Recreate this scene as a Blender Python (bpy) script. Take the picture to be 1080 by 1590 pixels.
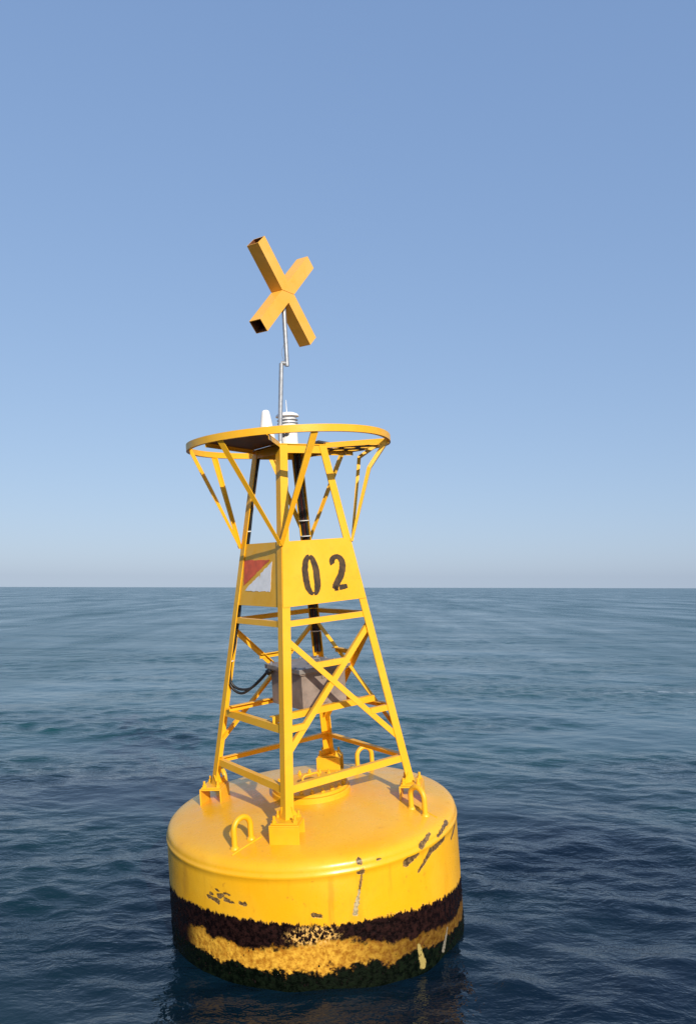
import bpy, bmesh, math, random
import numpy as np
from mathutils import Vector, Matrix

R_ = math.radians
scene = bpy.context.scene
for o in list(bpy.data.objects):
    bpy.data.objects.remove(o)
col = scene.collection
rnd = random.Random(7)

# ------------------------------------------------------------------ camera
CAM_H = 2.77                      # eye height above the water
cam_d = bpy.data.cameras.new('camera')
cam = bpy.data.objects.new('camera', cam_d)
col.objects.link(cam)
scene.camera = cam
F_PX = 1197.63
cam_d.sensor_fit = 'VERTICAL'
cam_d.sensor_height = 36.0
cam_d.lens = F_PX / 1590.0 * 36.0
cam_d.clip_start = 0.05
cam_d.clip_end = 60000.0
pitch = math.atan(117.3 / F_PX)
roll = R_(0.11)
fw = Vector((0, math.cos(pitch), math.sin(pitch)))
rt = Vector((1, 0, 0))
up = rt.cross(fw)
rt2 = rt * math.cos(roll) + up * math.sin(roll)
up2 = up * math.cos(roll) - rt * math.sin(roll)
M = Matrix((rt2, up2, -fw)).transposed().to_4x4()
M.translation = (0, 0, CAM_H)
cam.matrix_world = M

# ------------------------------------------------------------------ sky and sun
SUN_AZ = 21.5      # degrees to the right of straight behind the camera
SUN_EL = 26.0
world = bpy.data.worlds.new('World')
scene.world = world
world.use_nodes = True
wn, wl = world.node_tree.nodes, world.node_tree.links
wn.clear()
sky = wn.new('ShaderNodeTexSky')
sky.sky_type = 'NISHITA'
sky.sun_disc = False
sky.sun_elevation = R_(SUN_EL)
sky.sun_rotation = R_(180.0 - SUN_AZ)
sky.altitude = 0.0
sky.air_density = 1.0
sky.dust_density = 1.0
sky.ozone_density = 1.0
wtc, wsx, wcx, wmx = wn.new('ShaderNodeTexCoord'), wn.new('ShaderNodeSeparateXYZ'), wn.new('ShaderNodeCombineXYZ'), wn.new('ShaderNodeMath')
wmx.operation = 'MAXIMUM'
wmx.inputs[1].default_value = 0.014
wl.new(wtc.outputs['Generated'], wsx.inputs[0])
wl.new(wsx.outputs[0], wcx.inputs[0]); wl.new(wsx.outputs[1], wcx.inputs[1]); wl.new(wsx.outputs[2], wmx.inputs[0]); wl.new(wmx.outputs[0], wcx.inputs[2])
wl.new(wcx.outputs[0], sky.inputs[0])
bg = wn.new('ShaderNodeBackground')
bg.inputs['Strength'].default_value = 0.10
# soft camera-like response of the hazy sky: one power curve per channel, the same in every direction
sepc, comb = wn.new('ShaderNodeSeparateColor'), wn.new('ShaderNodeCombineColor')
wl.new(sky.outputs[0], sepc.inputs[0])
for ch, (g_, a_) in enumerate(((0.455, 0.6025), (0.395, 0.7046), (0.295, 0.8861))):
    pw, ml = wn.new('ShaderNodeMath'), wn.new('ShaderNodeMath')
    pw.operation, ml.operation = 'POWER', 'MULTIPLY'
    pw.inputs[1].default_value = g_
    ml.inputs[1].default_value = a_ * 0.1 ** g_ * 10.0
    wl.new(sepc.outputs[ch], pw.inputs[0]); wl.new(pw.outputs[0], ml.inputs[0]); wl.new(ml.outputs[0], comb.inputs[ch])
wo = wn.new('ShaderNodeOutputWorld')
wl.new(comb.outputs[0], bg.inputs['Color'])
wl.new(bg.outputs[0], wo.inputs['Surface'])

sun_d = bpy.data.lights.new('sun', 'SUN')
sun_d.energy = 5.0
sun_d.angle = R_(0.55)
sun_d.color = (1.0, 0.90, 0.74)
sun = bpy.data.objects.new('sun', sun_d)
col.objects.link(sun)
sv = Vector((math.sin(R_(SUN_AZ)) * math.cos(R_(SUN_EL)), -math.cos(R_(SUN_AZ)) * math.cos(R_(SUN_EL)), math.sin(R_(SUN_EL))))
sun.rotation_euler = sv.to_track_quat('Z', 'Y').to_euler()
sun.location = sv * 40

scene.render.engine = 'CYCLES'
scene.view_settings.view_transform = 'Standard'
scene.view_settings.look = 'None'
scene.view_settings.exposure = 0.0
scene.view_settings.gamma = 1.0
scene.view_settings.use_curve_mapping = False

# ------------------------------------------------------------------ material helpers
class NT:
    """small helper round a node tree"""
    def __init__(self, name):
        self.m = bpy.data.materials.new(name)
        self.m.use_nodes = True
        self.n, self.l = self.m.node_tree.nodes, self.m.node_tree.links
        self.n.clear()
        self.out = self.n.new('ShaderNodeOutputMaterial')
        self.bsdf = self.n.new('ShaderNodeBsdfPrincipled')
        self.l.new(self.bsdf.outputs[0], self.out.inputs['Surface'])

    def put(self, sock, v):
        if v is None:
            return
        if isinstance(v, bpy.types.NodeSocket):
            self.l.new(v, sock)
        elif isinstance(v, (tuple, list)) and len(v) == 3 and sock.type == 'RGBA':
            sock.default_value = (*v, 1)
        else:
            sock.default_value = v

    def math(self, op, a, b=None, c=None, clamp=False):
        n = self.n.new('ShaderNodeMath'); n.operation = op; n.use_clamp = clamp
        for i, v in enumerate((a, b, c)):
            self.put(n.inputs[i], v)
        return n.outputs[0]

    def vmath(self, op, a, b=None, s=None, out=0):
        n = self.n.new('ShaderNodeVectorMath'); n.operation = op
        self.put(n.inputs[0], a)
        self.put(n.inputs[1], b)
        if s is not None:
            self.put(n.inputs['Scale'], s)
        return n.outputs[out]

    def mix(self, f, a, b):
        n = self.n.new('ShaderNodeMix'); n.data_type = 'RGBA'
        self.put(n.inputs[0], f); self.put(n.inputs[6], a); self.put(n.inputs[7], b)
        return n.outputs[2]

    def ramp(self, v, a, b, c=0.0, d=1.0, smooth=True):
        n = self.n.new('ShaderNodeMapRange')
        n.interpolation_type = 'SMOOTHSTEP' if smooth else 'LINEAR'
        for i, x in enumerate((v, a, b, c, d)):
            self.put(n.inputs[i], x)
        return n.outputs[0]

    def coord(self, which='Object'):
        return self.n.new('ShaderNodeTexCoord').outputs[which]

    def uv(self, name):
        n = self.n.new('ShaderNodeUVMap'); n.uv_map = name
        return n.outputs[0]

    def noise(self, vec, scale, detail=3.0, rough=0.5, dist=0.0, color=False):
        n = self.n.new('ShaderNodeTexNoise')
        self.put(n.inputs['Vector'], vec)
        n.inputs['Scale'].default_value = scale
        n.inputs['Detail'].default_value = detail
        n.inputs['Roughness'].default_value = rough
        n.inputs['Distortion'].default_value = dist
        return n.outputs[1 if color else 0]

    def mapping(self, vec, scale=(1, 1, 1), loc=(0, 0, 0), rot=(0, 0, 0)):
        n = self.n.new('ShaderNodeMapping')
        self.put(n.inputs[0], vec)
        n.inputs['Scale'].default_value = scale
        n.inputs['Location'].default_value = loc
        n.inputs['Rotation'].default_value = rot
        return n.outputs[0]

    def bump(self, h, strength=0.3, dist=0.01, normal=None):
        n = self.n.new('ShaderNodeBump')
        self.put(n.inputs['Strength'], strength)
        self.put(n.inputs['Distance'], dist)
        self.put(n.inputs['Height'], h)
        if normal is not None:
            self.put(n.inputs['Normal'], normal)
        return n.outputs[0]

    def set(self, **kw):
        for k, v in kw.items():
            self.put(self.bsdf.inputs[k.replace('_', ' ')], v)
        return self.m


YELLOW = (0.83, 0.405, 0.007)
YELLOW_PALE = (0.83, 0.445, 0.022)
YELLOW_DEEP = (0.74, 0.33, 0.006)
RUST = (0.10, 0.035, 0.012)


def paint_material(name, base=YELLOW, pale=YELLOW_PALE, deep=YELLOW_DEEP, wear=0.5):
    t = NT(name)
    co = t.coord('Object')
    big = t.noise(co, 2.3, 4, 0.55)
    mid = t.noise(co, 11.0, 4, 0.6)
    c = t.mix(t.ramp(big, 0.35, 0.7), base, pale)
    c = t.mix(t.math('MULTIPLY', t.ramp(mid, 0.5, 0.75), 0.45), c, deep)
    # little rust specks, chipped paint
    sp = t.noise(co, 42.0, 5, 0.62)
    sel = t.noise(co, 3.1, 2, 0.5)
    chip = t.math('MULTIPLY', t.ramp(sp, 0.66, 0.71), t.ramp(sel, 0.48, 0.62))
    c = t.mix(t.math('MULTIPLY', chip, wear), c, RUST)
    fine = t.noise(co, 90.0, 3, 0.6)
    nrm = t.bump(t.math('ADD', mid, t.math('MULTIPLY', fine, 0.25)), 0.22, 0.006)
    return t.set(Base_Color=c, Roughness=t.ramp(mid, 0.3, 0.7, 0.34, 0.5), Normal=nrm)


M_YEL = paint_material('yellow_paint')
M_TOP = paint_material('orange_yellow_paint', (0.86, 0.425, 0.045), (0.87, 0.46, 0.085), (0.82, 0.38, 0.03), 0.1)


def simple(name, colr, rough=0.5, metal=0.0, var=0.25, scale=14.0, bump=0.1):
    t = NT(name)
    co = t.coord('Object')
    n = t.noise(co, scale, 5, 0.6)
    dk = tuple(x * (1 - var) for x in colr)
    lt = tuple(min(1, x * (1 + var * .6)) for x in colr)
    c = t.mix(t.ramp(n, 0.3, 0.7), dk, lt)
    return t.set(Base_Color=c, Roughness=rough, Metallic=metal, Normal=t.bump(n, bump, 0.004))


M_GALV = simple('galvanised_steel', (0.36, 0.38, 0.42), 0.42, 0.5, 0.2, 30)
M_BOX = simple('grey_brown_steel', (0.27, 0.215, 0.185), 0.48, 0.1, 0.25, 9)
M_LID = simple('grey_steel_lid', (0.25, 0.23, 0.22), 0.42, 0.2, 0.25, 9)
M_BLACK = simple('black_rubber', (0.010, 0.011, 0.013), 0.45, 0, 0.3, 40)
M_CONDUIT = simple('dark_red_brown_conduit', (0.055, 0.012, 0.010), 0.45, 0, 0.4, 20)
M_TIE = simple('white_nylon', (0.72, 0.72, 0.70), 0.45, 0, 0.1, 20)
M_WHITE = simple('white_plastic', (0.80, 0.80, 0.80), 0.35, 0, 0.06, 12)
M_LENS = simple('pale_grey_lens', (0.74, 0.75, 0.77), 0.18, 0.0, 0.15, 12)
M_DGREY = simple('dark_grey_panel', (0.05, 0.05, 0.06), 0.3, 0, 0.3, 12)
M_STENCIL = simple('worn_black_stencil_paint', (0.058, 0.030, 0.010), 0.6, 0, 0.6, 20)
M_RED = simple('red_paint', (0.76, 0.105, 0.028), 0.45, 0, 0.22, 12)
M_WPAINT = simple('white_paint', (0.90, 0.88, 0.87), 0.45, 0, 0.1, 12)
M_BARE = simple('rusty_bolt_head', (0.42, 0.23, 0.03), 0.5, 0.0, 0.45, 30)
M_DARKIN = simple('dark_brown_inside', (0.16, 0.05, 0.012), 0.7, 0.0, 0.4, 30)  # darker brown for the inner faces of the tube ends


M_UNDER = simple('red_brown_underside', (0.115, 0.038, 0.020), 0.6, 0.0, 0.4, 12)


def brown_under(o):  # faces turned down get a darker red-brown
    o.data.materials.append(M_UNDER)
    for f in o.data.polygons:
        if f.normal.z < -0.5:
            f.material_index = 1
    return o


# ------------------------------------------------------------------ mesh helpers (all in buoy space)
def V(*a):
    return Vector(a)


def link(name, verts, faces, mat, parent=None, smooth=False, kind=None, bevel=0.0, recalc=True):
    me = bpy.data.meshes.new(name)
    me.from_pydata([tuple(v) for v in verts], [], faces)
    if recalc:
        bm = bmesh.new(); bm.from_mesh(me)
        bmesh.ops.recalc_face_normals(bm, faces=bm.faces)
        bm.to_mesh(me); bm.free()
    if smooth:
        me.polygons.foreach_set('use_smooth', [True] * len(me.polygons))
    me.materials.append(mat)
    o = bpy.data.objects.new(name, me)
    col.objects.link(o)
    if parent is not None:
        o.parent = parent
    if kind:
        o['kind'] = kind
    if bevel:
        b = o.modifiers.new('bevel', 'BEVEL')
        b.width = bevel; b.segments = 2; b.limit_method = 'ANGLE'
    return o


class MB:
    def __init__(s):
        s.v, s.f = [], []

    def add(s, verts, faces):
        n = len(s.v)
        s.v += [Vector(v) for v in verts]
        s.f += [tuple(i + n for i in f) for f in faces]
        return s

    def prism(s, section0, section1):
        n = len(section0)
        fs = [tuple(range(n)), tuple(range(n, 2 * n))]
        fs += [(i, (i + 1) % n, n + (i + 1) % n, n + i) for i in range(n)]
        return s.add(list(section0) + list(section1), fs)

    def box(s, c, ax, ay, az, sx, sy, sz):
        c = Vector(c)
        q = [c + ax * (sx * i / 2) + ay * (sy * j / 2) for i, j in ((-1, -1), (1, -1), (1, 1), (-1, 1))]
        return s.prism([p - az * (sz / 2) for p in q], [p + az * (sz / 2) for p in q])

    def angle(s, p0, p1, a, b, wa, wb, t):
        sec = [V(0, 0, 0), a * wa, a * wa + b * t, a * t + b * t, a * t + b * wb, b * wb]
        return s.prism([p0 + x for x in sec], [p1 + x for x in sec])

    def tube(s, pts, r, n=10, caps=True):
        pts = [Vector(p) for p in pts]
        rings = []
        nrm = None
        for i, p in enumerate(pts):
            tg = ((pts[min(i + 1, len(pts) - 1)] - p).normalized() + (p - pts[max(i - 1, 0)]).normalized())
            tg.normalize()
            if nrm is None:
                nrm = tg.orthogonal().normalized()
            nrm = (nrm - tg * nrm.dot(tg)).normalized()
            bi = tg.cross(nrm)
            rr = r[i] if isinstance(r, (list, tuple)) else r
            rings.append([p + (nrm * math.cos(2 * math.pi * k / n) + bi * math.sin(2 * math.pi * k / n)) * rr for k in range(n)])
        v = [x for g in rings for x in g]
        f = []
        for i in range(len(pts) - 1):
            for k in range(n):
                f.append((i * n + k, i * n + (k + 1) % n, (i + 1) * n + (k + 1) % n, (i + 1) * n + k))
        if caps:
            f += [tuple(range(n)), tuple(range((len(pts) - 1) * n, len(pts) * n))]
        return s.add(v, f)

    def lathe(s, prof, n, c=(0, 0, 0), axis_tilt=None):
        c = Vector(c)
        v, f = [], []
        for (r, z) in prof:
            for k in range(n):
                a = 2 * math.pi * k / n
                v.append(c + V(r * math.sin(a), -r * math.cos(a), z))
        for i in range(len(prof) - 1):
            for k in range(n):
                f.append((i * n + k, i * n + (k + 1) % n, (i + 1) * n + (k + 1) % n, (i + 1) * n + k))
        f += [tuple(range(n)), tuple(range((len(prof) - 1) * n, len(prof) * n))]
        return s.add(v, f)

    def build(s, name, mat, parent, **kw):
        return link(name, s.v, s.f, mat, parent, **kw)


def smooth_by_angle(o, deg=35):
    me = o.data
    bm = bmesh.new(); bm.from_mesh(me)
    for f in bm.faces:
        f.smooth = True
    for e in bm.edges:
        if len(e.link_faces) == 2 and e.calc_face_angle(0) > R_(deg):
            e.smooth = False
    bm.to_mesh(me); bm.free()
    return o


def catmull(pts, k=8):
    P = [Vector(p) for p in pts]
    P = [P[0] * 2 - P[1]] + P + [P[-1] * 2 - P[-2]]
    out = []
    for i in range(1, len(P) - 2):
        for j in range(k):
            t = j / k
            a, b, c, d = P[i - 1], P[i], P[i + 1], P[i + 2]
            out.append(0.5 * ((2 * b) + (c - a) * t + (2 * a - 5 * b + 4 * c - d) * t * t + (3 * b - a - 3 * c + d) * t ** 3))
    out.append(P[-2])
    return out


# ------------------------------------------------------------------ sea
BODY_OFF = (7.3, 2.2, 5.0)  # shifts the noise so that a painted dark patch lies at the hull


def build_sea():
    def axis_y():
        y = [-400, -160, -70, -30, -14, -7, -3, -0.5, 1.2, 2.4, 3.3]
        v = 3.9
        while v < 11.0:
            y.append(v); v += 0.042
        while v < 9000:
            y.append(v); v += 0.0066 * v * (1 if v < 500 else 3)
        y.append(30000.0)
        return np.array(y)

    def axis_x():
        v, a = 0.0, []
        while v < 5.0:
            a.append(v); v += 0.055
        while v < 6000:
            a.append(v); v += 0.021 * v * (0.55 if v < 9 else 1) * (1 if v < 250 else 3)
        a.append(30000.0)
        a = np.array(a)
        return np.concatenate([-a[:0:-1], a])

    xs, ys = axis_x(), axis_y()
    X, Y = np.meshgrid(xs, ys)
    dx = np.gradient(xs)[None, :] + 0 * X
    dy = np.gradient(ys)[:, None] + 0 * X
    rs = np.random.RandomState(11)
    Z = np.zeros_like(X); DX = np.zeros_like(X); DY = np.zeros_like(X)
    n = 170
    lam = np.exp(np.linspace(math.log(0.15), math.log(9.0), n))
    main = R_(72.0)               # waves run mostly towards and away from the viewer
    unres = np.zeros_like(X); tot = 0.0
    # gusts and slicks: the short chop comes in patches drawn out across the view
    gust = np.zeros_like(X)
    for i in range(14):
        lx, ly = rs.uniform(7, 60), rs.uniform(2.5, 16)
        gust += np.sin(2 * math.pi * (X / lx * rs.choice([-1, 1]) + Y / ly) + rs.uniform(0, 6.28) + 0.8 * np.sin(X / lx * 4 + i))
    gust = np.clip(1.0 + 0.22 * gust, 0.35, 1.55)
    for i in range(n):
        L = lam[i] * rs.uniform(0.94, 1.06)
        spread = R_(46) if L < 1.2 else R_(36)
        a = main + rs.normal() * spread
        k = 2 * math.pi / L
        kx, ky = k * math.cos(a), k * math.sin(a)
        steep = 0.0128 * min(1.0, (0.62 / L) ** 0.85)
        amp = steep * rs.uniform(0.5, 1.5) / k
        cell = np.maximum(dx * abs(math.cos(a)), dy * abs(math.sin(a)))
        w = np.clip((L / np.maximum(cell, 1e-6) - 2.4) / 2.4, 0, 1)
        unres += (1 - w) * steep ** 2; tot += steep ** 2
        ph = kx * X + ky * Y + rs.uniform(0, 2 * math.pi)
        sn, cs = np.sin(ph), np.cos(ph)
        if L < 1.6:
            w = w * gust
        Z += w * amp * sn
        DX += w * amp * 0.75 * cs * math.cos(a)
        DY += w * amp * 0.75 * cs * math.sin(a)
    X = X + DX; Y = Y + DY
    ny, nx = X.shape
    co = np.stack([X, Y, Z], -1).reshape(-1, 3).astype(np.float32)
    idx = np.arange(nx * ny).reshape(ny, nx)
    q = np.stack([idx[:-1, :-1], idx[:-1, 1:], idx[1:, 1:], idx[1:, :-1]], -1).reshape(-1, 4)
    me = bpy.data.meshes.new('sea')
    me.vertices.add(len(co)); me.vertices.foreach_set('co', co.ravel())
    me.loops.add(q.size); me.loops.foreach_set('vertex_index', q.ravel().astype(np.int32))
    me.polygons.add(len(q))
    me.polygons.foreach_set('loop_start', np.arange(0, q.size, 4, dtype=np.int32))
    me.polygons.foreach_set('loop_total', np.full(len(q), 4, dtype=np.int32))
    me.polygons.foreach_set('use_smooth', np.ones(len(q), dtype=bool))
    me.update(calc_edges=True)
    at_ = me.attributes.new('ripple', 'FLOAT', 'POINT')       # share of the small waves the mesh is too coarse to carry
    at_.data.foreach_set('value', np.sqrt(unres / tot).astype(np.float32).ravel())
    at2 = me.attributes.new('gust', 'FLOAT', 'POINT')
    at2.data.foreach_set('value', gust.astype(np.float32).ravel())
    o = bpy.data.objects.new('sea', me)
    col.objects.link(o)
    o['kind'] = 'structure'

    t = NT('sea_water')
    co = t.coord('Object')
    # ripples of several sizes, drawn out along the crests
    m1 = t.mapping(co, (0.62, 1.0, 1.0), rot=(0, 0, R_(-14)))
    slick = t.noise(t.mapping(co, (0.030, 0.085, 1.0)), 1.0, 4, 0.55, 0.6)
    ga = t.n.new('ShaderNodeAttribute'); ga.attribute_name = 'gust'
    calm = t.math('MULTIPLY', t.ramp(slick, 0.40, 0.62, 1.15, 0.55), ga.outputs['Fac'])
    h1 = t.noise(m1, 1.15, 3, 0.55, 0.35)
    h2 = t.noise(m1, 4.8, 4, 0.60, 0.3)
    h3 = t.noise(m1, 16.0, 3, 0.55, 0.2)
    h0 = t.noise(t.mapping(co, (0.55, 1.0, 1.0), rot=(0, 0, R_(-8))), 0.40, 4, 0.62, 0.3)
    b0 = t.bump(h0, t.math('MULTIPLY', calm, 0.22), 0.75)
    b = t.bump(h1, t.math('MULTIPLY', calm, 0.18), 0.22, b0)
    b = t.bump(h2, t.math('MULTIPLY', calm, 0.44), 0.065, b)
    b = t.bump(h3, t.math('MULTIPLY', calm, 0.45), 0.014, b)
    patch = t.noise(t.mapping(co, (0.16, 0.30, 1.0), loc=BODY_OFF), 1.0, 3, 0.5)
    # dark near camera and hull is painted-in shade and reflection; greener tint farther out
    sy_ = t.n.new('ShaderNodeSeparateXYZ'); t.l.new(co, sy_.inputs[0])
    far_tint = t.ramp(t.math('ADD', sy_.outputs[1], t.math('MULTIPLY', t.math('SUBTRACT', patch, 0.5), 16.0)), 5.5, 20.0)
    body = t.mix(far_tint, t.mix(t.ramp(patch, 0.35, 0.68), (0.0018, 0.0080, 0.0200), (0.0035, 0.0200, 0.0290)), (0.0045, 0.0560, 0.0570))
    # a thread of foam drifting at the right
    fx = t.n.new('ShaderNodeSeparateXYZ'); t.l.new(co, fx.inputs[0])
    wob = t.noise(t.mapping(co, (0.35, 0.0, 0.0)), 1.0, 3, 0.5)
    fy = t.math('SUBTRACT', fx.outputs[1], t.math('ADD', 20.2, t.math('MULTIPLY', wob, 1.5)))
    line = t.ramp(t.math('ABSOLUTE', fy), 0.02, 0.20, 1.0, 0.0)
    along = t.math('MULTIPLY', t.ramp(fx.outputs[0], 6.4, 7.4), t.ramp(fx.outputs[0], 9.6, 11.0, 1.0, 0.0))
    brk = t.ramp(t.noise(co, 3.2, 5, 0.65), 0.42, 0.62)
    foam = t.math('MULTIPLY', t.math('MULTIPLY', line, along), t.math('MULTIPLY', brk, 0.9))
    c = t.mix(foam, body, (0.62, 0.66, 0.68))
    ra = t.n.new('ShaderNodeAttribute'); ra.attribute_name = 'ripple'
    rough = t.ramp(ra.outputs['Fac'], 0.5, 1.0, 0.06, 0.275, smooth=False)
    g1 = t.noise(t.mapping(co, (0.085, 0.020, 1.0)), 1.0, 4, 0.6, 0.3)
    g2 = t.noise(t.mapping(co, (0.33, 0.055, 1.0)), 1.0, 3, 0.6)
    gf = t.math('ADD', t.ramp(g1, 0.3, 0.7, 0.62, 1.12, smooth=False), t.ramp(g2, 0.3, 0.7, -0.22, 0.30, smooth=False))
    rough = t.math('MULTIPLY', rough, gf)
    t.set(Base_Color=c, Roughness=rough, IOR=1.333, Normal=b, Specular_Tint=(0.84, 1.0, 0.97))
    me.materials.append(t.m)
    return o


build_sea()

# ------------------------------------------------------------------ buoy frame
buoy = bpy.data.objects.new('navigation_buoy', None)
col.objects.link(buoy)
buoy['label'] = 'yellow steel navigation buoy with lattice tower and X topmark leaning in the sea'
buoy['category'] = 'buoy'
TX, TY = 0.0612, -0.0687
MB_ = (Matrix.Rotation(TX, 4, 'X') @ Matrix.Rotation(TY, 4, 'Y'))
MB_.translation = (-0.2908, 6.7339, -1.916 + CAM_H)
buoy.matrix_world = MB_

TH = -0.1637
RB, RT = 0.8776, 0.3233
HT, ZB = 3.1168, 0.2755
ZPT, ZPB = 2.3214, 1.8063
Z1, Z2, Z3 = 1.6748, 0.8939, 0.4723
RR, ZR = 0.866, 3.1300
UPZ = V(0, 0, 1)


def az(a, r, z):
    a = R_(a)
    return V(r * math.sin(a), -r * math.cos(a), z)


def leg_pt(k, z):
    a = TH + k * math.pi / 2
    t = (z - ZB) / (HT - ZB)
    r = RB + (RT - RB) * t
    return V(r * math.sin(a), -r * math.cos(a), z)


def along(k):
    return (leg_pt((k + 1) % 4, 1.0) - leg_pt(k % 4, 1.0)).normalized()


def inward(k):
    u = along(k)
    n = UPZ.cross(u)
    mid = (leg_pt(k % 4, 1) + leg_pt((k + 1) % 4, 1)) / 2
    mid.z = 0
    return n if n.dot(mid) < 0 else -n


E0 = along(0)
E1 = inward(0)


def tf(a, b, z):
    return E0 * a + E1 * b + UPZ * z


# ------------------------------------------------------------------ hull
PROF = [(1.10, -1.25), (1.19, -1.20)]
PROF += [(1.2, -1.15 + 0.025 * i) for i in range(45)]            # side wall up to z = -0.05
PROF += [(1.2, -0.018), (1.2045, -0.011), (1.206, 0.0), (1.2045, 0.010), (1.199, 0.016), (1.197, 0.035), (1.193, 0.052),
         (1.184, 0.068), (1.172, 0.080), (1.155, 0.090), (1.12, 0.102), (1.05, 0.115), (0.97, 0.126), (0.9, 0.136),
         (0.75, 0.156), (0.6, 0.175), (0.45, 0.19), (0.3, 0.205), (0.12, 0.209), (0.004, 0.21)]
LINE_YB = [(-180, -.45), (-140, -.42), (-100, -.36), (-65, -.31), (-46, -.285), (-32, -.288), (-17, -.297), (-8, -.307), (0, -.324), (9, -.338),
           (18, -.346), (27, -.359), (38, -.382), (52, -.425), (72, -.48), (100, -.50), (140, -.49), (180, -.45)]
LINE_GT = [(-180, -.62), (-90, -.55), (-54, -.50), (-41, -.453), (-32, -.483), (-24, -.522), (-18, -.51), (-11, -.478), (-4, -.43), (4, -.466),
           (13, -.488), (22, -.511), (31, -.557), (40, -.596), (60, -.64), (90, -.68), (180, -.62)]
LINE_GB = [(-180, -.72), (-90, -.62), (-51, -.59), (-43, -.598), (-34, -.616), (-25, -.607), (-16, -.628), (-7, -.629), (2, -.636), (10, -.64),
           (19, -.651), (28, -.662), (36, -.69), (60, -.75), (90, -.79), (180, -.72)]


def lerp_tab(tab, x):
    return float(np.interp(x, [p[0] for p in tab], [p[1] for p in tab]))


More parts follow.
